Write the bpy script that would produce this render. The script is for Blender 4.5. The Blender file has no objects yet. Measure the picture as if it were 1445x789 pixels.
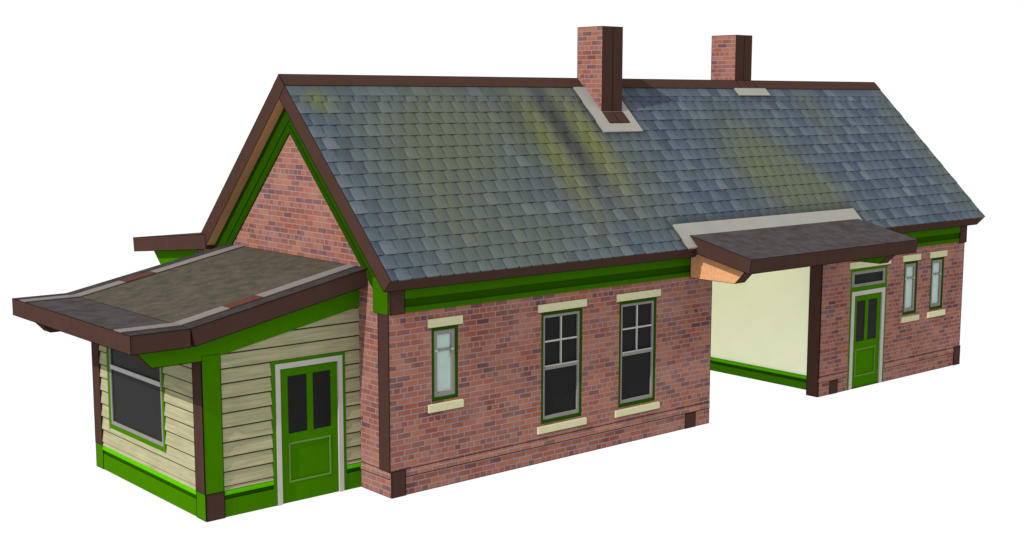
import bpy, math, random
from mathutils import Vector, Matrix
random.seed(7)
SC = bpy.context.scene
COL = SC.collection

# ------------------------------------------------------------------ helpers
class MB:
    """collects faces of one part and links them as ONE mesh object"""
    def __init__(self):
        self.v, self.f, self.m, self.att = [], [], [], {}
    def poly(self, pts, m=0):
        i = len(self.v)
        self.v += [tuple(p) for p in pts]
        self.f.append(tuple(range(i, i + len(pts))))
        self.m.append(m)
    def box(self, x0, x1, y0, y1, z0, z1, m=0, **o):
        g = lambda k: o.get(k, m)
        P = lambda x, y, z: (x, y, z)
        self.poly([P(x0,y0,z0),P(x1,y0,z0),P(x1,y0,z1),P(x0,y0,z1)], g('front'))
        self.poly([P(x1,y1,z0),P(x0,y1,z0),P(x0,y1,z1),P(x1,y1,z1)], g('back'))
        self.poly([P(x0,y1,z0),P(x0,y0,z0),P(x0,y0,z1),P(x0,y1,z1)], g('left'))
        self.poly([P(x1,y0,z0),P(x1,y1,z0),P(x1,y1,z1),P(x1,y0,z1)], g('right'))
        self.poly([P(x0,y0,z1),P(x1,y0,z1),P(x1,y1,z1),P(x0,y1,z1)], g('top'))
        self.poly([P(x0,y1,z0),P(x1,y1,z0),P(x1,y0,z0),P(x0,y0,z0)], g('bottom'))
    def prism(self, prof, axis, a, b, m=0, ms=None, ma=None, mb=None):
        """prof: 2D polygon ((y,z) for axis 'x', (x,z) for axis 'y'); ms: material per side"""
        mk = (lambda t, q: (t, q[0], q[1])) if axis == 'x' else (lambda t, q: (q[0], t, q[1]))
        ar = sum(prof[i][0]*prof[(i+1) % len(prof)][1]-prof[(i+1) % len(prof)][0]*prof[i][1] for i in range(len(prof)))
        ccw = ar > 0
        A = [mk(a, q) for q in prof]; B = [mk(b, q) for q in prof]
        n = len(prof)
        flip = (axis == 'x') == ccw            # orientation of the cap at a
        ca = A[::-1] if flip else A
        cb = B if flip else B[::-1]
        self.poly(ca, m if ma is None else ma); self.poly(cb, m if mb is None else mb)
        for i in range(n):
            j = (i+1) % n
            q = [A[i], A[j], B[j], B[i]]
            if not flip: q = q[::-1]
            self.poly(q, m if ms is None else ms[i])
    def seam(self, pts, m, r=0.0045, closed=False):
        """a thin dark tube added along an edge as a drawn outline"""
        L = list(pts) + ([pts[0]] if closed else [])
        for p, q in zip(L[:-1], L[1:]):
            p, q = Vector(p), Vector(q)
            d = (q-p).normalized()
            u = d.orthogonal().normalized(); w = d.cross(u)
            n = 5
            ring = [u*math.cos(2*math.pi*k/n)*r + w*math.sin(2*math.pi*k/n)*r for k in range(n)]
            for k in range(n):
                l = (k+1) % n
                self.poly([p+ring[k], p+ring[l], q+ring[l], q+ring[k]], m)
    def wall(self, u0, u1, z0, z1, holes, plane, axis, depth, m=0):
        """upright sheet with rectangular openings and their reveals; axis 'y': faces -y, 'x': faces -x"""
        us = sorted({u0, u1, *[h[0] for h in holes], *[h[1] for h in holes]})
        zs = sorted({z0, z1, *[h[2] for h in holes], *[h[3] for h in holes]})
        P = (lambda u, z, d=0: (u, plane+d, z)) if axis == 'y' else (lambda u, z, d=0: (plane+d, -u, z))
        for a, b in zip(us[:-1], us[1:]):
            for c, d in zip(zs[:-1], zs[1:]):
                cu, cz = (a+b)/2, (c+d)/2
                if any(h[0] < cu < h[1] and h[2] < cz < h[3] for h in holes): continue
                self.poly([P(a,c),P(b,c),P(b,d),P(a,d)], m)
        for a, b, c, d in holes:
            self.poly([P(a,c),P(a,d),P(a,d,depth),P(a,c,depth)][::-1], m)
            self.poly([P(b,c),P(b,d),P(b,d,depth),P(b,c,depth)], m)
            self.poly([P(a,d),P(b,d),P(b,d,depth),P(a,d,depth)][::-1], m)
            self.poly([P(a,c),P(b,c),P(b,c,depth),P(a,c,depth)], m)
    def build(self, name, mats, parent=None, label=None):
        me = bpy.data.meshes.new(name)
        me.from_pydata(self.v, [], self.f)
        for mt in (mats if isinstance(mats, (list, tuple)) else [mats]): me.materials.append(mt)
        for p, m in zip(me.polygons, self.m): p.material_index = m
        uv = me.uv_layers.new(name='metres')
        Z = Vector((0, 0, 1))
        for p in me.polygons:
            n = p.normal
            t = Z.cross(n)
            t = t.normalized() if t.length > 1e-3 else Vector((1, 0, 0))
            w = n.cross(t)
            for li in p.loop_indices:
                co = me.vertices[me.loops[li].vertex_index].co
                uv.data[li].uv = (co.dot(t), co.dot(w))
        for k, vals in self.att.items():
            a = me.attributes.new(k, 'FLOAT', 'POINT')
            a.data.foreach_set('value', vals)
        ob = bpy.data.objects.new(name, me)
        COL.objects.link(ob)
        if parent: ob.parent = parent
        if label: ob['label'] = label
        return ob

def lin(c):
    c /= 255
    return c/12.92 if c <= .04045 else ((c+.055)/1.055)**2.4

KEXP = 1.03/.65                  # exposure factor: the white surroundings just burn out
def C(r, g, b, f=1.0):
    """albedo of a surface that reads (r,g,b) on the shaded front of the building"""
    return tuple(min(.9, lin(q)*f/SHADE) for q in (r, g, b)) + (1,)
SHADE = 1.15

class N:
    """small node-tree writer"""
    def __init__(self, name, rough=.85, spec=.12):
        self.mat = bpy.data.materials.new(name); self.mat.use_nodes = True
        self.t = self.mat.node_tree; self.n = self.t.nodes
        self.b = self.n['Principled BSDF']
        self.b.inputs['Roughness'].default_value = rough
        self.b.inputs['Specular IOR Level'].default_value = spec
    def add(self, ty, ins=None, **kw):
        nd = self.n.new(ty)
        for k, v in kw.items(): setattr(nd, k, v)
        for k, v in (ins or {}).items():
            if isinstance(v, bpy.types.NodeSocket): self.t.links.new(v, nd.inputs[k])
            else: nd.inputs[k].default_value = v
        return nd
    def math(self, op, a, b=0.0, clamp=False):
        return self.add('ShaderNodeMath', {0: a, 1: b}, operation=op, use_clamp=clamp).outputs[0]
    def mix(self, f, a, b, mode='MIX'):
        nd = self.n.new('ShaderNodeMix'); nd.data_type = 'RGBA'; nd.blend_type = mode
        for s, v in ((nd.inputs[0], f), (nd.inputs[6], a), (nd.inputs[7], b)):
            if isinstance(v, bpy.types.NodeSocket): self.t.links.new(v, s)
            else: s.default_value = v
        return nd.outputs[2]
    def ramp(self, f, stops, mode='LINEAR'):
        nd = self.n.new('ShaderNodeValToRGB'); self.t.links.new(f, nd.inputs[0])
        cr = nd.color_ramp; cr.interpolation = mode
        while len(cr.elements) < len(stops): cr.elements.new(.5)
        for e, (p, c) in zip(cr.elements, stops):
            e.position = p; e.color = c if len(c) == 4 else tuple(c)+(1,)
        return nd.outputs[0]
    def uv(self): return self.add('ShaderNodeUVMap', uv_map='metres').outputs[0]
    def obj(self): return self.add('ShaderNodeTexCoord').outputs['Object']
    def noise(self, vec, scale, detail=3, rough=.55):
        return self.add('ShaderNodeTexNoise', {'Vector': vec, 'Scale': scale, 'Detail': detail, 'Roughness': rough}).outputs['Fac']
    def scale(self, vec, s):
        return self.add('ShaderNodeVectorMath', {0: vec, 1: s}, operation='MULTIPLY').outputs[0]
    def out(self, colr): self.t.links.new(colr, self.b.inputs['Base Color']); return self.mat
    def bump(self, h, dist=.004, strength=.5):
        nd = self.add('ShaderNodeBump', {'Height': h, 'Distance': dist, 'Strength': strength})
        self.t.links.new(nd.outputs[0], self.b.inputs['Normal'])

def painted(name, c, var=.08, rough=.9, spec=.0, sc=6):
    k = N(name, rough, spec)
    f = k.noise(k.obj(), sc, 4)
    lo = tuple(q*(1-var) for q in c[:3])+(1,); hi = tuple(min(.95, q*(1+var)) for q in c[:3])+(1,)
    return k.out(k.ramp(f, [(.3, lo), (.7, hi)]))

# ------------------------------------------------------------------ materials
def brick_mat(name, pale=0.0):
    k = N(name, .9, .0)
    uv = k.uv()
    bt = k.add('ShaderNodeTexBrick', {'Vector': uv, 'Color1': (0,0,0,1), 'Color2': (1,1,1,1), 'Mortar': (.5,.5,.5,1), 'Scale': 1.0,
               'Mortar Size': .0125, 'Mortar Smooth': .8, 'Bias': 0.0, 'Brick Width': .256, 'Row Height': .0880})
    bt.offset = .5; bt.offset_frequency = 2; bt.squash = .5; bt.squash_frequency = 6
    rnd = k.ramp(bt.outputs['Color'], [
        (0.00, C(78,54,62)), (.13, C(90,58,62)), (.17, C(104,62,52)), (.33, C(120,66,54)), (.37, C(130,72,58)),
        (.55, C(140,78,58)), (.60, C(148,90,66)), (.80, C(154,98,72)), (.84, C(122,72,64)), (1.0, C(146,90,68))])
    n1 = k.noise(uv, 38, 3)
    colr = k.mix(k.math('MULTIPLY', n1, .35), rnd, C(122,76,62))
    n2 = k.noise(uv, 1.4, 4)
    colr = k.mix(k.ramp(n2, [(.35, (.04,.04,.04)), (.68, (.46,.46,.46))]), colr, C(160,122,110))
    mort = k.mix(k.noise(uv, 9, 2), C(126,118,124), C(152,144,150))
    colr = k.mix(k.math('MULTIPLY', bt.outputs['Fac'], .78), colr, mort)
    if pale: colr = k.mix(pale, colr, C(168,128,112))
    k.bump(k.math('SUBTRACT', 1.0, bt.outputs['Fac']), .006, .5)
    return k.out(colr)

def slate_mat():
    k = N('weathered_slate', .8, .04)
    at = lambda n: k.add('ShaderNodeAttribute', attribute_name=n).outputs['Fac']
    uv = k.uv()
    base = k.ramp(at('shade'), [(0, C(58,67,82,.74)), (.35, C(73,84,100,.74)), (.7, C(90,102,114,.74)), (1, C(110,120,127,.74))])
    n1 = k.noise(uv, 5.0, 5, .6)
    base = k.mix(k.ramp(n1, [(.35, (0,0,0)), (.75, (.5,.5,.5))]), base, C(92,103,112,.74))
    n3 = k.noise(k.scale(uv, (26, 7, 1)), 1.0, 3)
    base = k.mix(k.ramp(n3, [(.45, (0,0,0)), (.8, (.35,.35,.35))]), base, C(60,66,78,.72))
    blot = k.noise(uv, 1.1, 4, .6)
    mo = k.math('MULTIPLY', at('moss'), k.math('MULTIPLY_ADD', blot, 1.0, False))
    mo = k.math('MULTIPLY', at('moss'), k.ramp(blot, [(.25, (.65,)*3), (.75, (1.2,)*3)]))
    base = k.mix(k.math('MINIMUM', mo, .85), base, C(98,107,86,.70))
    base = k.mix(k.math('MINIMUM', at('lichen'), .8), base, C(122,122,46,.72))
    base = k.mix(k.math('MINIMUM', at('soot_and_shade'), .7), base, C(48,52,50,.72))
    return k.out(base)

def felt_mat(name, c0, c1, c2):
    k = N(name, .95, .0)
    o = k.obj()
    f = k.noise(o, 5.0, 6, .62)
    colr = k.ramp(f, [(.3, c0), (.62, c1)])
    g = k.noise(k.scale(o, (2.4, 1.4, 1.0)), 1.3, 5, .65)
    colr = k.mix(k.ramp(g, [(.50, (0,0,0)), (.80, (.30,.30,.30))]), colr, c2)
    h = k.noise(k.scale(o, (30, 22, 9)), 1.0, 5, .75)
    colr = k.mix(k.ramp(h, [(.30, (.30,.30,.30)), (.58, (0,0,0))]), colr, tuple(q*.55 for q in c0[:3])+(1,))
    k.bump(h, .006, .4)
    return k.out(colr)

def board_mat():
    k = N('chipboard', .85, .1)
    o = k.obj()
    a = k.noise(o, 45, 4, .7); b = k.noise(o, 5, 3)
    colr = k.ramp(a, [(.3, C(158,114,82,1.22)), (.5, C(194,140,98,1.22)), (.7, C(214,162,116,1.22))])
    return k.out(k.mix(k.math('MULTIPLY', b, .3), colr, C(180,132,98,1.22)))

def cream_board_mat():
    k = N('cream_weatherboard_paint', .8, .0)
    uv = k.uv()
    a = k.noise(k.scale(uv, (1.5, 22, 1)), 1.0, 4, .6)
    colr = k.ramp(a, [(.3, C(158,155,122,.76)), (.7, C(190,186,148,.76))])
    b = k.noise(uv, 2.0, 4)
    return k.out(k.mix(k.ramp(b, [(.5, (0,0,0)), (.8, (.3,.3,.3))]), colr, C(130,126,100,.82)))

BRICK = brick_mat('red_brick'); BRICK_LIT = brick_mat('lit_plinth_brick', .18)  # the pale copy paints the light on the upward plinth chamfer
SLATE = slate_mat()
BROWN = painted('brown_paint', C(67,48,42), .05)
EDGE_LINE = painted('dark_edge_line', C(16,14,13), .05)  # colour of the outline tubes added along edges
GREEN = painted('green_paint', C(56,108,0), .04)
DKGREEN = painted('deep_green_and_shade', C(33,68,2), .05)  # plain colour on window frames; paints shade into eaves and verge
LITGREEN = painted('lit_green_paint', C(84,180,2,.85), .04)  # lighter copy of the green, paints the light caught by ledges
CREAMB = cream_board_mat()
CREAM = painted('cream_plaster', (.87,.88,.67,1), .02, sc=2)
EAVE = painted('eaves_green_shaded', C(50,98,2,.95), .05)  # darker copy of the green, carrying the roof overhang's shade
VERGE = painted('verge_green_paint', C(30,64,1), .05)
LAPFELT = felt_mat('felt_lap', C(66,62,62,.58), C(86,81,80,.58), C(90,74,76,.58))
STONE = painted('cream_stone', C(200,198,158,.92), .06, sc=18)
GREY = painted('grey_frame_paint', C(130,127,124,.95), .06)
PALEGREY = painted('pale_grey_paint', C(178,174,168,.95), .05)
GLASS = painted('dark_glass', C(32,32,32), .05, .4, .03, 3)
FROST = painted('frosted_glass', C(170,190,180), .06, .5, .05, 5)
LEAD = painted('lead_sheet', C(172,171,162,.64), .05, .7, .1, 2.5)
FELT = felt_mat('roofing_felt', C(74,71,72,.58), C(98,94,94,.58), C(110,86,90,.58))
FELTM = felt_mat('mossy_roofing_felt', C(82,78,72,.60), C(108,102,88,.60), C(108,102,68,.60))
BATTEN = painted('grey_batten', C(142,134,132,.66), .08, sc=8)
BATEDGE = painted('dark_felt_lap', C(66,62,61,.60), .1, sc=8)
CHIP = board_mat()
TRIM = painted('brown_trim', C(104,68,58,.66), .06)

# ------------------------------------------------------------------ dimensions (metres)
EX, BX, CX = 15.74, 7.205, 10.50       # right end, passage left side, passage right side
DP = 5.368                              # depth
YR, HR, VE, SL = 2.684, 6.339, .334, .98642
HS, HP = 2.80, .40                      # underside of the eaves board, plinth top
OL, OR = -.19, EX+.22
zr = lambda y: HR - SL*abs(y-YR)       # top of the roof
TV = .262*math.sqrt(1+SL*SL)           # roof thickness measured upright
NY, NZ = -.262*SL/math.sqrt(1+SL*SL), .262/math.sqrt(1+SL*SL)
LX, LY0, LY1 = -2.623, .81, 4.558      # lean-to

root = bpy.data.objects.new('station_building', None); COL.objects.link(root)
root['label'] = 'small red brick railway station with slate roof, green trim, cream weatherboarded lean-to and two chimneys'
root['category'] = 'building'

# ------------------------------------------------------------------ openings
NARROW = [(1.04, ), (13.655, ), (14.685, )]
SASH = [3.483, 5.280]
hn = lambda c: (c-.258, c+.258, 1.365, 2.512)
hs = lambda c: (c-.462, c+.462, .648, 2.508)
hd = (11.485, 12.776, -.001, 2.512)
REC = .035

# ------------------------------------------------------------------ brick walls
w = MB()
w.wall(0, BX, 0, HS+.45, [hn(1.04)]+[hs(c) for c in SASH], 0.0, 'y', REC+.05)
w.poly([(0,DP,0),(0,0,0),(0,0,zr(0)-TV-.01),(0,YR,HR-TV-.01),(0,DP,zr(DP)-TV-.01)])
w.poly([(BX,0,0),(BX,DP,0),(BX,DP,3.25),(BX,0,3.25)])
w.poly([(BX,DP,0),(0,DP,0),(0,DP,3.25),(BX,DP,3.25)])
w.seam([(0,0,0),(BX,0,0)], 1); w.seam([(0,0,0),(0,LY0,0)], 1); w.seam([(BX,0,0),(BX,0,2.9)], 1)
wallL = w.build('brick_wall', [BRICK, EDGE_LINE], root, 'red brick wall with three windows left of the open passage')
w = MB()
w.wall(CX, EX, 0, HS+.45, [hn(13.655), hn(14.685), (hd[0], hd[1], 0, hd[3])], 0.0, 'y', REC+.05)
w.poly([(EX,0,0),(EX,DP,0),(EX,DP,zr(DP)-TV-.01),(EX,YR,HR-TV-.01),(EX,0,zr(0)-TV-.01)])
w.poly([(EX,DP,0),(CX,DP,0),(CX,DP,3.25),(EX,DP,3.25)])
w.seam([(CX,0,0),(EX,0,0)], 1); w.seam([(EX,0,0),(EX,0,2.8)], 1)
wallR = w.build('brick_wall', [BRICK, EDGE_LINE], root, 'red brick wall with the door and two narrow windows right of the passage')

# projecting plinth course and dark strips painting the shadow lines at its edges
def course(x0, x1, parent):
    m = MB()
    m.prism([(.02,.292),(-.016,.292),(-.016,.31),(-.004,.396),(.02,.396)], 'x', x0, x1)
    m.box(x0, x1, -.005, .02, .274, .291, 1)
    m.box(x0, x1, -.006, .02, .397, .408, 1)
    return m.build('plinth_course', [BRICK_LIT, DARK_LINE], parent)
DARK_LINE = painted('dark_line_paint', C(58,40,36), .1)
course(.266, BX-.002, wallL); course(CX+.002, hd[0]-.02, wallR); course(hd[1]+.02, EX-.256, wallR)
m = MB()
m.prism([(-.02,.292),(.016,.292),(.016,.31),(.004,.396),(-.02,.396)][::-1] and [(.02,.292),(-.016,.292),(-.016,.31),(-.004,.396),(.02,.396)], 'y', .012, LY0-.002)
m.box(-.005, .02, .012, LY0-.002, .274, .291, 1); m.box(-.006, .02, .275, LY0-.002, .397, .406, 1)
m.build('plinth_course', [BRICK_LIT, DARK_LINE], wallL)

def brown_box(name, x0, x1, y0, y1, z0, z1, parent, faces, label=None):
    m = MB(); m.box(x0, x1, y0, y1, z0, z1, 0)
    e = .001
    if 'f' in faces: m.seam([(x0,y0-e,z0),(x1,y0-e,z0),(x1,y0-e,z1),(x0,y0-e,z1)], 1, closed=True)
    if 'l' in faces: m.seam([(x0-e,y0,z0),(x0-e,y1,z0),(x0-e,y1,z1),(x0-e,y0,z1)], 1, closed=True)
    return m.build(name, [BROWN, EDGE_LINE], parent, label)
brown_box('plinth_block', 0.0, .262, -.019, .0, 0, .405, wallL, 'f')
brown_box('plinth_block', 6.543, 6.816, -.012, .0, 0, .273, wallL, 'f')
brown_box('plinth_block', 10.885, 11.142, -.012, .0, 0, .273, wallR, 'f')
brown_box('plinth_block', 15.490, EX, -.019, .0, 0, .428, wallR, 'f')
brown_box('corner_board', -.012, 0, .0, .272, .397, HS-.002, wallL, 'l')
brown_box('corner_post', CX-.004, CX+.02, -.006, .277, 0, 3.05, wallR, 'lf', 'dark brown post at the corner of the open passage')

# ------------------------------------------------------------------ passage
m = MB()
m.poly([(CX+.003,DP,.34),(CX+.003,.2,.34),(CX+.003,.2,3.25),(CX+.003,DP,3.25)])
pp = m.build('passage_wall', [CREAM], root, 'smooth cream wall inside the open passage')
m = MB()
m.box(CX-.02, CX+.02, .278, DP, .105, .262, 0); m.box(CX-.012, CX+.02, .278, DP, .262, .33, 1)
m.prism([(CX-.03,.33),(CX-.03,.375),(CX-.003,.398),(CX+.02,.398),(CX+.02,.33)], 'y', .278, DP, 2)
m.build('skirting', [GREEN, DKGREEN, LITGREEN], pp)
m = MB(); m.poly([(BX+.003,.02,.0),(BX+.003,DP-.02,.0),(BX+.003,DP-.02,3.02),(BX+.003,.02,3.02)]); pl = m.build('passage_wall', [CREAM], root, 'unseen cream lining on the near side of the passage, added to bounce light')  # unseen lining, made cream to bounce light across the passage
m = MB(); m.box(BX+.004, BX+.03, .02, DP-.02, .0, .34, 0); m.box(BX+.004, BX+.036, .02, DP-.02, .341, .398, 1); m.build('skirting', [GREEN, LITGREEN], pl)
m = MB(); m.box(CX+.02, EX-.02, .04, DP-.02, .105, .135); m.box(.02, BX-.02, .04, DP-.02, .0, .1); m.build('floor_slab', [GREY], root)
m = MB(); m.box(BX+.003, CX-.01, .03, DP-.03, 3.02, 3.08); m.build('passage_ceiling', [CREAM], root)

# ------------------------------------------------------------------ windows
def rect_ring(mb, u0, u1, z0, z1, t, y0, y1, m, axis='y', tb=None, tt=None):
    tb = t if tb is None else tb; tt = t if tt is None else tt
    def bx(a, b, c, d):
        if axis == 'y': mb.box(a, b, y0, y1, c, d, m)
        else: mb.box(y0, y1, a, b, c, d, m)
    bx(u0, u0+t, z0, z1); bx(u1-t, u1, z0, z1)
    if tb > 0: bx(u0+t, u1-t, z0, z0+tb)
    bx(u0+t, u1-t, z1-tt, z1)

def lintel_sill(win, c, hw_l, hw_s, zl, zsill):
    m = MB(); m.box(c-hw_l, c+hw_l, -.022, .01, zl[0], zl[1]); m.seam([(c-hw_l,-.022,zl[0]),(c+hw_l,-.022,zl[0])], 1, .004); m.build('lintel', [STONE, DARK_LINE], win)
    if zsill:
        m = MB(); m.prism([(.03,zsill[0]),(-.04,zsill[0]),(-.04,zsill[1]-.015),(.03,zsill[1])], 'x', c-hw_s, c+hw_s)
        m.seam([(c-hw_s,-.04,zsill[0]),(c+hw_s,-.04,zsill[0])], 1, .004)
        m.build('sill', [STONE, DARK_LINE], win)

def narrow_window(c, lab):
    a, b, z0, z1 = hn(c)
    m = MB(); rect_ring(m, a+.002, b-.002, z0+.002, z1-.002, .05, .004, .06, 0, tb=.055)
    win = m.build('narrow_window', [DKGREEN], root, lab)
    m = MB()
    rect_ring(m, a+.052, b-.052, z0+.057, z1-.052, .068, .018, .06, 0)
    m.box(a+.12, b-.12, .022, .06, 2.13, 2.165, 0)
    m.box(a+.07, a+.13, .012, .018, 2.13, 2.16, 1); m.box(b-.13, b-.07, .012, .018, 2.13, 2.16, 1)
    m.build('frame', [GREY, PALEGREY], win)
    m = MB(); m.box(a+.1, b-.1, .045, .06, z0+.1, z1-.1); m.build('glass', [FROST], win)
    lintel_sill(win, c, .335, .333, (2.518, 2.655), (1.205, 1.338))
narrow_window(1.04, 'narrow frosted window nearest the lean-to')
narrow_window(13.655, 'narrow frosted window beside the right hand door')
narrow_window(14.685, 'narrow frosted window nearest the far right end')

def sash_window(c, lab):
    a, b, z0, z1 = hs(c)
    m = MB(); rect_ring(m, a+.002, b-.002, z0+.002, z1-.002, .048, .004, .06, 0, tb=.06)
    win = m.build('sash_window', [DKGREEN], root, lab)
    m = MB()
    rect_ring(m, a+.05, b-.05, z0+.062, z1-.05, .045, .016, .06, 0, tb=.06)
    m.box(a+.095, b-.095, .010, .06, 1.545, 1.615, 0)
    m.box(a+.095, b-.095, .022, .05, 2.003, 2.030, 1)
    m.box(c-.013, c+.013, .020, .05, 1.60, z1-.095, 1)
    m.box(a+.085, b-.085, .006, .010, 1.60, 1.618, 1)
    m.build('frame', [GREY, PALEGREY], win)
    m = MB(); m.box(a+.09, b-.09, .045, .06, z0+.11, z1-.09); m.build('glass', [GLASS], win)
    lintel_sill(win, c, .545, .545, (2.518, 2.650), (.497, .622))
sash_window(SASH[0], 'tall sash window, the left one of the pair')
sash_window(SASH[1], 'tall sash window beside the passage')

def door(u0, u1, y, top, trim, leaf, panes, panel, transom, lab, walltop):
    """boarded frame, green leaf with two tall panes over one panel"""
    m = MB(); rect_ring(m, u0, u1, 0, walltop, trim[0]-u0, y+.0, y+.07, 0, tb=0)
    if transom: m.box(trim[0], trim[1], y+.0, y+.07, trim[2]+.0, transom[2]-.06, 0)
    d = m.build('door', [GREEN], root, lab)
    m = MB(); rect_ring(m, trim[0]+.002, trim[1]-.002, 0, trim[2], leaf[0]-trim[0]-.004, y-.012, y+.06, 0, tb=0, tt=trim[2]-leaf[2])
    m.build('door_frame', [PALEGREY], d)
    m = MB(); py0 = y+.02
    zs = [0, panel[2], panel[3], panes[2], panes[3], leaf[2]]
    m.box(leaf[0], leaf[1], py0+.012, y+.06, 0, leaf[2], 0)
    for a, b in ((leaf[0], panes[0]), (panes[5], leaf[1])): m.box(a, b, py0, py0+.012, 0, leaf[2], 0)
    m.box(panes[0], panes[5], py0, py0+.012, panes[3], leaf[2], 0)
    m.box(panes[0], panes[5], py0, py0+.012, panel[3], panes[2], 0)
    m.box(panes[0], panes[5], py0, py0+.012, 0, panel[2], 0)
    m.box(panes[1], panes[4], py0-.006, py0+.012, panes[2], panes[3], 0)
    lf = m.build('door_leaf', [GREEN], d)
    m = MB(); rect_ring(m, panel[0]-.012, panel[1]+.012, panel[2]-.014, panel[3]+.014, .026, py0-.006, py0+.004, 0); m.build('panel_bead', [GREYGRN], d)
    for a, b in ((panes[0], panes[1]), (panes[4], panes[5])):
        m = MB(); m.box(a+.001, b-.001, py0+.008, py0+.013, panes[2]+.001, panes[3]-.001); m.build('pane', [GLASS], d)
    if transom:
        m = MB(); rect_ring(m, transom[0]-.085, transom[1]+.065, transom[2]-.06, transom[3]+.07, .085, y+.004, y+.07, 0, tb=.06, tt=.07)
        t = m.build('transom_light', [GREY], d)
        m = MB(); m.box(transom[0]-.02, transom[1]+.02, y+.03, y+.06, transom[2]-.02, transom[3]+.02); m.build('pane', [GLASS], t)
    return d
GREYGRN = painted('grey_green_bead', C(96,128,62), .05)
d2 = door(hd[0]+.002, hd[1]-.002, 0.006, 2.51, (11.545, 12.722, 2.040), (11.650, 12.622, 1.950),
          (11.768, 12.057, .976, 1.830, 12.168, 12.490), (11.780, 12.462, .25, .805), (11.632, 12.668, 2.190, 2.392),
          'green door with a dark transom light right of the passage', 2.510)
lintel_sill(d2, 12.14, .722, 0, (2.518, 2.655), None)

# ------------------------------------------------------------------ eaves boards along the front and the gable
m = MB()
prof = [(.05,2.803),(-.022,2.803),(-.030,2.83),(-.022,2.885),(-.004,2.905),(-.004,3.005),(-.034,3.02),(-.034,3.30),(.05,3.30)]
m.prism(prof, 'x', .264, EX-.258, 0, ms=[1,0,0,1,1,0,0,0,0])  # recess of the profile coloured darker as shade
eb = m.build('eaves_board', [EAVE, DKGREEN], root)
brown_box('end_block', -.0, .262, -.036, .05, HS, 3.31, eb, 'f')
brown_box('end_block', EX-.256, EX+.016, -.036, .05, HS-.02, 3.31, eb, 'f')
m = MB()
m.prism(prof, 'x', .0, EX, 0, ms=[1,0,0,1,1,0,0,0,0])
for i, v in enumerate(m.v): m.v[i] = (v[0], DP-v[1], v[2])
m.f = [f[::-1] for f in m.f]
m.build('eaves_board', [EAVE, DKGREEN], root)

# green verge on the gable wall: outer board and groove darkened as painted shade, inner bead
def verge_strip(m, z_in, z_out, x, mat, ylo_in, ylo_out):
    """band between two rafters lines (apex heights) on the gable, both slopes"""
    for sgn in (-1, 1):
        Y = lambda t: YR + sgn*t
        ti, to = ylo_in, ylo_out
        q = [(Y(0), z_in), (Y(ti), z_in-SL*ti), (Y(to), z_out-SL*to), (Y(0), z_out)]
        m.prism(q, 'y2' if False else 'x', x, .01, mat)
m = MB()
zu = HR-TV-.004
verge_strip(m, 5.63, zu, -.018, 1, 2.684, 2.684)
verge_strip(m, 5.545, 5.63, -.004, 1, 2.684, 2.684)
verge_strip(m, 5.42, 5.545, -.022, 0, 2.40, 2.40)
for sgn in (-1, 1):
    Y = lambda t: YR+sgn*t
    q = [(Y(2.302), HS), (Y(2.678), HS), (Y(2.678), zu-SL*2.678-.02), (Y(2.302), 5.6-SL*2.302)]
    m.prism(q, 'x', -.024, .01, 2)
m.build('verge_board', [VERGE, DKGREEN, EAVE], root)
m = MB()
verge_strip(m, 5.42, zu, .03, 0, 2.684, 2.684)
for i, v in enumerate(m.v): m.v[i] = (EX+.03-v[0] if v[0] > .02 else EX-.01, v[1], v[2])
m.f = [f[::-1] for f in m.f]
m.build('verge_board', [VERGE, DKGREEN], root)

# ------------------------------------------------------------------ main roof
m = MB()
yb = VE
top = [(-VE, zr(-VE)), (YR, HR), (DP+VE, zr(-VE))]
bot = [(DP+VE+NY, zr(-VE)-NZ), (YR, HR-TV), (-VE-NY, zr(-VE)-NZ)]
# front slope slab, back slope slab (mitred at the ridge); gable ends brown, underside chipboard
A, R_, B_ = top; b0, r0, a0 = bot
m.prism([A, R_, r0, a0], 'x', OL, OR, 0, ms=[2, 0, 1, 0])
m.prism([R_, B_, b0, r0], 'x', OL, OR, 0, ms=[2, 0, 1, 0])
for x in (OL-.001, OR+.001):
    m.seam([(x,)+A, (x,)+R_, (x,)+B_], 3); m.seam([(x,)+a0, (x,)+r0, (x,)+b0], 3)
    m.seam([(x,)+A, (x,)+a0], 3); m.seam([(x,)+B_, (x,)+b0], 3)
# mitre joint on the barge boards at the apex
m.seam([(OL-.001, 2.505, zr(2.505)), (OL-.001, YR, HR-TV)], 3)
m.seam([(OL,)+A, (OR,)+A], 3); m.seam([(OL,)+a0, (OR,)+a0], 3)
roof = m.build('roof', [BROWN, CHIP, SLATE, EDGE_LINE], root)

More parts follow.
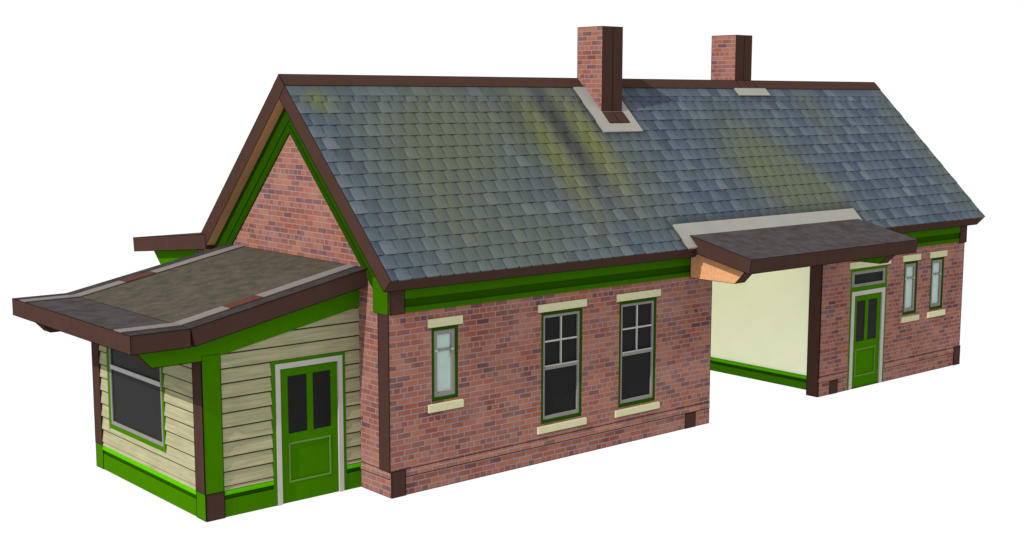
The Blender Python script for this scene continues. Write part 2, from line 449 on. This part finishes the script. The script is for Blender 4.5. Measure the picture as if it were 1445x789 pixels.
# slates: every one its own slightly cambered plate, all in one mesh
def gauss(x, y, cx, cy, sx, sy, sk=0.0):
    dx = (x-cx - sk*(y-cy))/sx; dy = (y-cy)/sy
    return math.exp(-.5*(dx*dx+dy*dy))
def edge_shade(x, y):
    """shade painted on the slates round the lead flashings"""
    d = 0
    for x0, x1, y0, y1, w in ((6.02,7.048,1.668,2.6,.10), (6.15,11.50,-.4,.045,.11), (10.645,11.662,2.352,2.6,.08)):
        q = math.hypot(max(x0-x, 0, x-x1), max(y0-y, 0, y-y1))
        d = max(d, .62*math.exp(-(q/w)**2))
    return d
def stains_and_shade(x, y):
    mo = .80*gauss(x,y,1.75,.75,1.0,1.1,.0) + .70*gauss(x,y,2.9,1.9,1.1,.5) + .8*gauss(x,y,.27,2.26,.22,.14)
    mo += 1.1*gauss(x,y,9.9,.95,.75,.62) + .9*gauss(x,y,10.8,.3,.6,.4) + .6*gauss(x,y,12.75,2.1,.30,.42) + .35*gauss(x,y,3.2,-.05,.7,.35)
    mo += .55*gauss(x,y,OR+.05,1.0,.45,1.8) + .4*gauss(x,y,6.3,.9,.5,.8) + .3*gauss(x,y,4.4,1.5,.7,1.2)
    li = .55*gauss(x,y,4.52,1.35,.27,.80) + .65*gauss(x,y,5.56,1.55,.30,.75) + .35*gauss(x,y,.27,2.28,.16,.10)
    li += .10*gauss(x,y,9.85,.9,.6,.55)
    so = edge_shade(x, y) + .80*gauss(x,y,5.06,1.65,.17,.70) + .3*gauss(x,y,4.15,1.9,.2,.5)  # painted shade at the flashings plus soot streaks
    return mo, li, so
rows = [2.500, 2.345, 2.245, 2.063, 1.880, 1.694, 1.510, 1.324, 1.137, .950, .762, .573, .384, .192, 0.0, -.192, -.345]
m = MB(); sh = []; mo_ = []; li_ = []; so_ = []
ca = 1/math.sqrt(1+SL*SL); nrm = (0, -SL*ca, ca)
def onroof(x, y, h): return (x, y+nrm[1]*h, zr(y)+nrm[2]*h)
for ri, (yt, ybm) in enumerate(zip(rows[:-1], rows[1:])):
    wd = .302 if ri == 0 else .258
    x = OL + (.5*wd if ri % 2 else 0) - wd; k_ = ri
    while x < OR:
        x0, x1 = max(x, OL), min(x+wd, OR)
        x += wd
        if x1-x0 < .02: continue
        s = random.random(); s = .28 + .40*s + (.16 if (k_ := k_+1) % 2 else -.10)
        if random.random() < .15: s = min(1, s+.22)
        lo = .017+random.uniform(-.002,.002); hi = .004
        if ri < 2: lo = .012
        jig = random.uniform(-.002,.002)
        xs = [x0+.004, x0+.2*(x1-x0), x0+.45*(x1-x0), x0+.8*(x1-x0), x1-.004]
        cam = [-.010, .006, .010, .003, -.012] if ri else [0,.002,.002,.001,0]
        dyb = [.0, .0, .0, .002, .012] if ri > 1 else [0]*5
        drk = [-.10, .10, .12, -.02, -.22] if ri else [0.02,0,0,0,-.1]
        tp = [onroof(q, yt+.012, hi+.4*c) for q, c in zip(xs, cam)]
        md = [onroof(q, .45*yt+.55*ybm, hi+.5*(lo-hi)+c) for q, c in zip(xs, cam)]
        bt = [onroof(q, ybm+d+jig, lo+.35*c) for q, c, d in zip(xs, cam, dyb)]
        bb = [onroof(q, ybm+d+jig+.002, -.004) for q, d in zip(xs, dyb)]
        def face(pts, sv):
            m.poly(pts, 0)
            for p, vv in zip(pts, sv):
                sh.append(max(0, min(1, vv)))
                a, b, c = stains_and_shade(p[0], p[1]); mo_.append(a); li_.append(b); so_.append(c)
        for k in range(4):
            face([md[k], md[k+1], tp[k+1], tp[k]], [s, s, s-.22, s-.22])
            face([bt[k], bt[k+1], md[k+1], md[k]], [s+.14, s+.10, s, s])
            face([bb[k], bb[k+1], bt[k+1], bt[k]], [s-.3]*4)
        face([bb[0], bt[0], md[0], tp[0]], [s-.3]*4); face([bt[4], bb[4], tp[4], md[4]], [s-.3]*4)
m.att = {'shade': sh, 'moss': mo_, 'lichen': li_, 'soot_and_shade': so_}
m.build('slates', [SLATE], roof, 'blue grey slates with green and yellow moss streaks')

# brown ridge cap over both slopes
m = MB()
h = .016
q = [(YR-.182, zr(2.502)+.001), (YR-.184, zr(2.500)+h), (YR, HR+h*.6), (YR+.184, zr(2.500)+h), (YR+.182, zr(2.502)+.001), (YR, HR-.02)]
m.prism(q, 'x', OL-.002, OR+.002, 0)
m.seam([(OL,YR,HR+h*.6),(OR,YR,HR+h*.6)], 1); m.seam([(OL,YR-.184,zr(2.5)+h),(OR,YR-.184,zr(2.5)+h)], 1)
for x in (OL-.003, OR+.003): m.seam([(x,YR-.184,zr(2.5)+h),(x,YR,HR+h*.6)], 1)
for x in (10.917, 11.18, 11.443): m.seam([(x,YR-.184,zr(2.5)+h+.002),(x,YR,HR+h*.6+.002)], 1)
m.build('ridge_cap', [BROWN, EDGE_LINE], roof)

# ------------------------------------------------------------------ chimneys
def sheet(m, x0, x1, y0, y1, h, th=.012, mat=0):
    a, b, c, d = onroof(x0,y0,h), onroof(x1,y0,h), onroof(x1,y1,h), onroof(x0,y1,h)
    a2, b2, c2, d2_ = onroof(x0,y0,h-th), onroof(x1,y0,h-th), onroof(x1,y1,h-th), onroof(x0,y1,h-th)
    m.poly([a,b,c,d], mat)
    for p, q, r, s in ((a2,b2,b,a),(b2,c2,c,b),(c2,d2_,d,c),(d2_,a2,a,d)): m.poly([p,q,r,s], mat)
def chimney(x0, x1, y0, y1, ztop, zbot, lab, front_tab):
    m = MB(); m.box(x0, x1, y0, y1, zbot, ztop, 0, top=2)
    m.seam([(x0,y0,ztop),(x1,y0,ztop),(x1,y1,ztop),(x0,y1,ztop)], 1, closed=True)
    for x, y in ((x0,y0),(x1,y0),(x0,y1)): m.seam([(x,y,zbot),(x,y,ztop)], 1)
    ch = m.build('chimney', [BRICK, EDGE_LINE, BROWN], root, lab)
    xm = (x0+x1)/2
    zb = max(zbot, zr(y0)) + .012
    for a, b in ((x0+.001, xm-.001), (xm+.001, x1-.001)):
        m = MB(); m.box(a, b, y0-.008, y0, zb, ztop-.001)
        m.seam([(xm, y0-.008, zb), (xm, y0-.008, ztop)], 1); m.seam([(a,y0-.008,zb),(b,y0-.008,zb)], 1)
        m.build('face_board', [BROWN, EDGE_LINE], ch)
    m = MB()
    if front_tab:
        sheet(m, 6.020, 7.048, 1.668, 2.500, .034, .03)
        fl = m.build('flashing', [LEAD], ch)
        m = MB()
        for a, b in ((x0, xm), (xm, x1)):
            sheet(m, a, b, 1.824, y0, .042, .01, 0)
            z = .043
            m.seam([onroof(a,1.824,z), onroof(b,1.824,z), onroof(b,y0,z), onroof(a,y0,z)], 1, closed=True)
        m.build('foot_board', [BROWN, EDGE_LINE], ch)
    else:
        sheet(m, 10.645, 11.662, 2.352, 2.502, .034, .03)
        m.build('flashing', [LEAD], ch)
chimney(6.312, 6.839, 2.018, 2.691, 7.297, 5.3, 'brick chimney in front of the ridge, foot showing on the slates', True)
chimney(10.917, 11.443, 2.697, 3.368, 7.299, 5.3, 'brick chimney rising from behind the ridge', False)

# ------------------------------------------------------------------ canopy over the passage
def slab(name, prof, x0, x1, mats_side, lab, felt, edge_idx):
    m = MB(); m.prism(prof, 'x', x0, x1, 0, ms=mats_side)
    for i in edge_idx:
        j = (i+1) % len(prof)
        for x in (x0-.001, x1+.001): m.seam([(x,)+prof[i], (x,)+prof[j]], 2)
    for i in {k for i in edge_idx for k in (i, (i+1) % len(prof))}: m.seam([(x0,)+prof[i], (x1,)+prof[i]], 2)
    return m.build(name, [BROWN, felt, EDGE_LINE, CREAM], root, lab)
KX0, KX1 = 6.366, 11.374
can = slab('canopy', [(-.129+.02,3.589),(-1.589,3.271),(-1.548,3.018),(-.05,3.322)], KX0, KX1, [1,0,0,0], 'flat felted canopy with brown fascia over the passage', FELT, [0, 1, 2])
m = MB(); sheet(m, 6.150, 11.500, -.346, .045, .044, .04, 0); m.build('flashing', [LEAD], can)
def bracket(x0, x1, prof, parent, ml, mr, edge_lines=True):
    m = MB()
    n = len(prof)
    m.prism(prof, 'x', x0, x1, 0, ma=ml, mb=mr)
    for i in range(n):
        j = (i+1) % n
        for x in (x0-.001, x1+.001): m.seam([(x,)+prof[i], (x,)+prof[j]], 3)
        m.seam([(x0,)+prof[i], (x1,)+prof[i]], 3)
    return m.build('bracket', [BROWN, CHIP, GREEN, EDGE_LINE], parent)
bp = [(-.038,2.78),(-1.064,2.787),(-1.265,2.990),(-1.265,3.07),(-.10,3.305),(-.038,3.22)]
bracket(6.572, 6.832, bp, can, 1, 2)
bracket(10.905, 11.168, bp, can, 2, 1)

# platform canopy along the back
bc = slab('canopy', [(8.25,3.288),(5.30,3.588),(5.30,3.322),(8.222,3.022)], -.2, OR-.02, [1,0,0,0], 'long canopy along the back, its brown end showing left of the gable', FELT, [0, 2, 3])
bp2 = [(5.38,2.80),(7.49,2.80),(7.77,3.05),(7.77,3.09),(5.38,3.32)]
for i in range(5):
    x = .0+i*3.85
    bracket(x, x+.262, bp2, bc, 2, 2)

# ------------------------------------------------------------------ lean-to
zl = lambda x: 3.445+.2025*x if x > -2.924 else 2.853       # top of its roof
TOPZ = 2.60
def boards_y(m, x0, x1, z0, z1, y, dirx=False):
    """lapped weatherboards: foot of each board stands proud of the head of the one below"""
    pitch = .2150; z = .4635-pitch
    while z < z1:
        a, b = max(z, z0), min(z+pitch, z1)
        if b-a > .02:
            pr = [(y+.03, a), (y-.032, a), (y-.032, a+.005), (y-.002, b), (y+.03, b)]
            if not dirx: yield ('b', a, b, pr)
            else: yield ('b', a, b, pr)
        z += pitch
# door side wall
m = MB()
for x0, x1, z0, z1 in ((-2.365,-1.549,.40,3.2), (-.271,-.002,.40,3.2), (-1.549,-.271,2.180,3.2)):
    for _, a, b, pr in boards_y(m, x0, x1, z0, z1, LY0):
        xs = x0
        lim = (b+.30-3.445)/.2025        # keep under the roof slab
        if lim > x1-.03: continue
        xs = max(x0, lim)
        m.prism(pr, 'x', xs, x1, 0)
        m.box(xs, x1, LY0-.012, LY0, a-.026, a+.001, 1)  # dark strip paints the shade under the board's foot
m.box(LX+.01, -.002, LY0+.031, LY0+.05, 0, 2.58, 0)
m.poly([(LX+.02,LY0+.03,2.5),(-.002,LY0+.03,2.5),(-.002,LY0+.03,3.15),(LX+.3,LY0+.03,2.6)], 0)
lapA = m.build('weatherboard_wall', [CREAMB, LAP := painted('dark_lap_shade', C(60,58,46), .1)], root, 'cream weatherboards around the lean-to door')
# window side wall
m = MB()
WY0, WY1, WZ0, WZ1 = 2.005, 4.003, .752, 2.34
for y0, y1, z0, z1 in ((1.062, WY0, .40, 2.59), (WY1, 4.285, .40, 2.59), (WY0, WY1, .40, WZ0), (WY0, WY1, WZ1, 2.59)):
    for _, a, b, pr in boards_y(m, 0, 0, z0, z1, LX):
        m.prism(pr, 'y', y0, y1, 0)
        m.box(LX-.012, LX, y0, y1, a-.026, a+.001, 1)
m.box(LX+.031, LX+.05, LY0+.06, LY1-.01, 0, 2.58, 0)
m.box(LX+.02, -.01, LY1-.06, LY1-.01, 0, 2.58, 0)
lapB = m.build('weatherboard_wall', [CREAMB, LAP], root, 'cream weatherboards around the wide dark window')
# green plinths with a bead lightened as a ledge catching light
def plinth(axis, a0, a1, name='plinth'):
    m = MB()
    p = LY0 if axis == 'x' else LX
    prof = [(p+.04,0),(p-.026,0),(p-.026,.262),(p-.012,.27),(p-.012,.325),(p-.036,.33),(p-.036,.372),(p-.012,.40),(p+.04,.40)]
    m.prism(prof, axis, a0, a1, 0, ms=[0,0,1,1,1,2,2,2,0])
    return m.build(name, [GREEN, DKGREEN, LITGREEN], root)
plinth('x', -2.357, -1.549); plinth('x', -.271, -.002); plinth('y', 1.062, 4.282)
def post(x0, x1, y0, y1, z0, z1, mat, name, edge_lines):
    m = MB(); m.box(x0, x1, y0, y1, z0, z1)
    if 'f' in edge_lines: m.seam([(x0,y0-.001,z0),(x1,y0-.001,z0),(x1,y0-.001,z1),(x0,y0-.001,z1)], 1, closed=True)
    if 'l' in edge_lines: m.seam([(x0-.001,y0,z0),(x0-.001,y1,z0),(x0-.001,y1,z1),(x0-.001,y0,z1)], 1, closed=True)
    return m.build(name, [mat, EDGE_LINE], root)
post(LX-.030, LX+.02, LY0-.026, 1.062, 0, .396, GREEN, 'plinth_block', 'l')
post(LX-.030, LX+.02, 4.285, LY1, 0, .396, GREEN, 'plinth_block', 'l')
post(LX-.028, -2.358, LY0-.038, LY0-.0265, 0, .392, BROWN, 'plinth_block', 'f')
post(LX-.034, LX+.02, LY0-.026, 1.060, .397, 2.59, BROWN, 'corner_board', 'l')
post(LX-.034, LX+.02, 4.288, LY1, .397, 2.59, BROWN, 'corner_board', 'l')
post(LX-.032, -2.366, LY0-.038, LY0-.0265, .394, 2.40, GREEN, 'corner_post', 'f')
# wide window
m = MB(); rect_ring(m, WY0+.002, WY1-.002, WZ0+.002, WZ1, .066, LX-.028, LX+.03, 0, axis='x')
win = m.build('wide_window', [GREEN], root, 'wide dark window on the end of the lean-to')
m = MB(); rect_ring(m, WY0+.068, WY1-.068, WZ0+.068, WZ1-.05, .06, LX-.020, LX+.03, 0, axis='x')
m.box(LX-.024, LX+.03, WY0+.12, WY1-.12, 1.728, 1.80, 1); m.box(LX-.03, LX-.024, WY0+.12, WY1-.12, 1.765, 1.80, 1)
m.build('frame', [GREY, PALEGREY], win)
m = MB(); m.box(LX-.002, LX+.02, WY0+.12, WY1-.12, WZ0+.12, WZ1-.1); m.build('glass', [GLASS], win)
# door
door(-1.548, -.272, LY0-.030, 2.176, (-1.488, -.326, 2.126), (-1.405, -.405, 2.045), (-1.270, -.945, 1.05, 1.918, -.842, -.525), (-1.262, -.55, .32, .897), None,
     'green half glazed door of the lean-to', 2.176)
# roof of the lean-to: sloping slab and a flat front slab
RY0, RY1 = .539, 4.818
sn = .262/math.sqrt(1+.2025**2)
m = MB()
up = [(-2.924,2.853),(0.0,3.445),(0.0,3.445-.264),(-2.924+.2025*sn,2.853-sn)]
lo = [(-3.797,2.853),(-2.924,2.853),(-2.924,2.594),(-3.797,2.594)]
m.prism(up, 'y', RY0, RY1, 0, ms=[1,0,0,0]); m.prism(lo, 'y', RY0, RY1, 0, ms=[2,0,0,0])
for prof in (up, lo):
    for y in (RY0-.001, RY1+.001):
        m.seam([(q[0], y, q[1]) for q in prof], 3, closed=True)
    for q in prof: m.seam([(q[0], RY0, q[1]), (q[0], RY1, q[1])], 3)
lr = m.build('lean_to_roof', [BROWN, FELTM, FELT, EDGE_LINE], root, 'felted lean-to roof with brown fascia')
def strip(x0, x1, y0, y1, h, mat, name):
    m = MB()
    z = lambda x: zl(x)+h
    m.poly([(x0,y0,z(x0)),(x1,y0,z(x1)),(x1,y1,z(x1)),(x0,y1,z(x0))])
    m.poly([(x0,y0,z(x0)-h),(x1,y0,z(x1)-h),(x1,y0,z(x1)),(x0,y0,z(x0))]); m.poly([(x0,y1,z(x0)),(x1,y1,z(x1)),(x1,y1,z(x1)-h),(x0,y1,z(x0)-h)])
    m.poly([(x0,y1,z(x0)-h),(x0,y0,z(x0)-h),(x0,y0,z(x0)),(x0,y1,z(x0))]); m.poly([(x1,y0,z(x1)-h),(x1,y1,z(x1)-h),(x1,y1,z(x1)),(x1,y0,z(x1))])
    return m.build(name, [mat], lr)
for ya, yb_ in ((.83, 1.075), (RY0+RY1-1.075, RY0+RY1-.83)):
    strip(-3.79, -2.930, ya, yb_, .014, BATTEN, 'batten'); strip(-2.918, -2.160, ya, yb_, .014, BATTEN, 'batten')
    strip(-2.156, -1.622, ya, yb_, .016, TRIM, 'batten_patch'); strip(-1.618, -.004, ya, yb_, .014, BATTEN, 'batten')
for ya, yb_ in ((.790, .828), (1.077, 1.115), (RY0+RY1-.828, RY0+RY1-.790), (RY0+RY1-1.115, RY0+RY1-1.077)):
    strip(-3.79, -2.930, ya, yb_, .006, BATEDGE, 'batten_edge'); strip(-2.918, -.004, ya, yb_, .006, BATEDGE, 'batten_edge')
strip(-3.79, -2.930, RY0+.01, .788, .003, LAPFELT, 'felt_lap'); strip(-2.918, -.004, RY0+.01, .788, .003, LAPFELT, 'felt_lap')
strip(-3.79, -2.930, RY0+RY1-.788, RY1-.01, .003, LAPFELT, 'felt_lap'); strip(-2.918, -.004, RY0+RY1-.788, RY1-.01, .003, LAPFELT, 'felt_lap')
# green cheek boards below the roof, their noses carrying the flat front
for y0, y1 in ((LY0-.042, LY0+.22), (LY1-.22, LY1+.03)):
    m = MB()
    prof = [(-3.40,2.328),(-2.617,2.326),(-2.50,2.345),(-.002,2.838),(-.002,3.178),(-2.83,2.604),(-3.60,2.592),(-3.605,2.535)]
    th = .26
    front = [(-3.40,2.328),(-2.64,2.326),(-2.64,2.592),(-3.60,2.592),(-3.605,2.535)]
    m.prism(front, 'y', y0, y1, 1, ma=0 if y0 < 2 else 1, mb=1 if y0 < 2 else 0)
    side = [(-2.64,2.326),(-2.50,2.345),(-.002,2.838),(-.002,3.178),(-2.86,2.598),(-2.64,2.592)]
    side = [(-2.64,2.326),(-2.50,2.345),(-.002,2.838),(-.002,3.178),(-2.64,2.645)]
    if y0 < 2: m.prism(side, 'y', y0, y0+.04, 0)
    else: m.prism(side, 'y', y1-.04, y1, 0)
    yy = y0-.001 if y0 < 2 else y1+.001
    m.seam([(-3.40,yy,2.328),(-2.64,yy,2.326)], 2); m.seam([(-3.40,yy,2.328),(-3.60,yy,2.54)], 2)
    m.build('bracket', [GREEN, BROWN, EDGE_LINE], lr)

# ------------------------------------------------------------------ world, sun, camera
W = bpy.data.worlds.new('World'); SC.world = W; W.use_nodes = True
bg = W.node_tree.nodes['Background']
bg.inputs['Color'].default_value = (1, 1, 1, 1); bg.inputs['Strength'].default_value = .65
sun = bpy.data.lights.new('sun', 'SUN'); sun.energy = 2.45; sun.angle = math.radians(.5); sun.color = (1, .97, .93)
so = bpy.data.objects.new('sun', sun); COL.objects.link(so)
so.rotation_euler = Vector((1, .138, -.807)).to_track_quat('-Z', 'Y').to_euler()

cam = bpy.data.cameras.new('camera'); co = bpy.data.objects.new('camera', cam); COL.objects.link(co)
yaw, pitch, roll = .7065, -.1379, .0017
fw = Vector((math.sin(yaw)*math.cos(pitch), math.cos(yaw)*math.cos(pitch), math.sin(pitch)))
r = Vector((math.cos(yaw), -math.sin(yaw), 0)); u = r.cross(fw)
r2 = r*math.cos(roll)+u*math.sin(roll); u2 = -r*math.sin(roll)+u*math.cos(roll)
M = Matrix((( r2.x, u2.x, -fw.x, -11.1423), (r2.y, u2.y, -fw.y, -15.857), (r2.z, u2.z, -fw.z, 6.0108), (0, 0, 0, 1)))
co.matrix_world = M
cam.sensor_fit = 'HORIZONTAL'; cam.sensor_width = 36; cam.lens = 1866.18/1445*36
cam.clip_start = .1; cam.clip_end = 3000
SC.camera = co
SC.view_settings.view_transform = 'Standard'; SC.view_settings.look = 'None'
SC.view_settings.gamma = 1; SC.view_settings.exposure = math.log2(KEXP)
SC.cycles.max_bounces = 6; SC.cycles.use_denoising = True
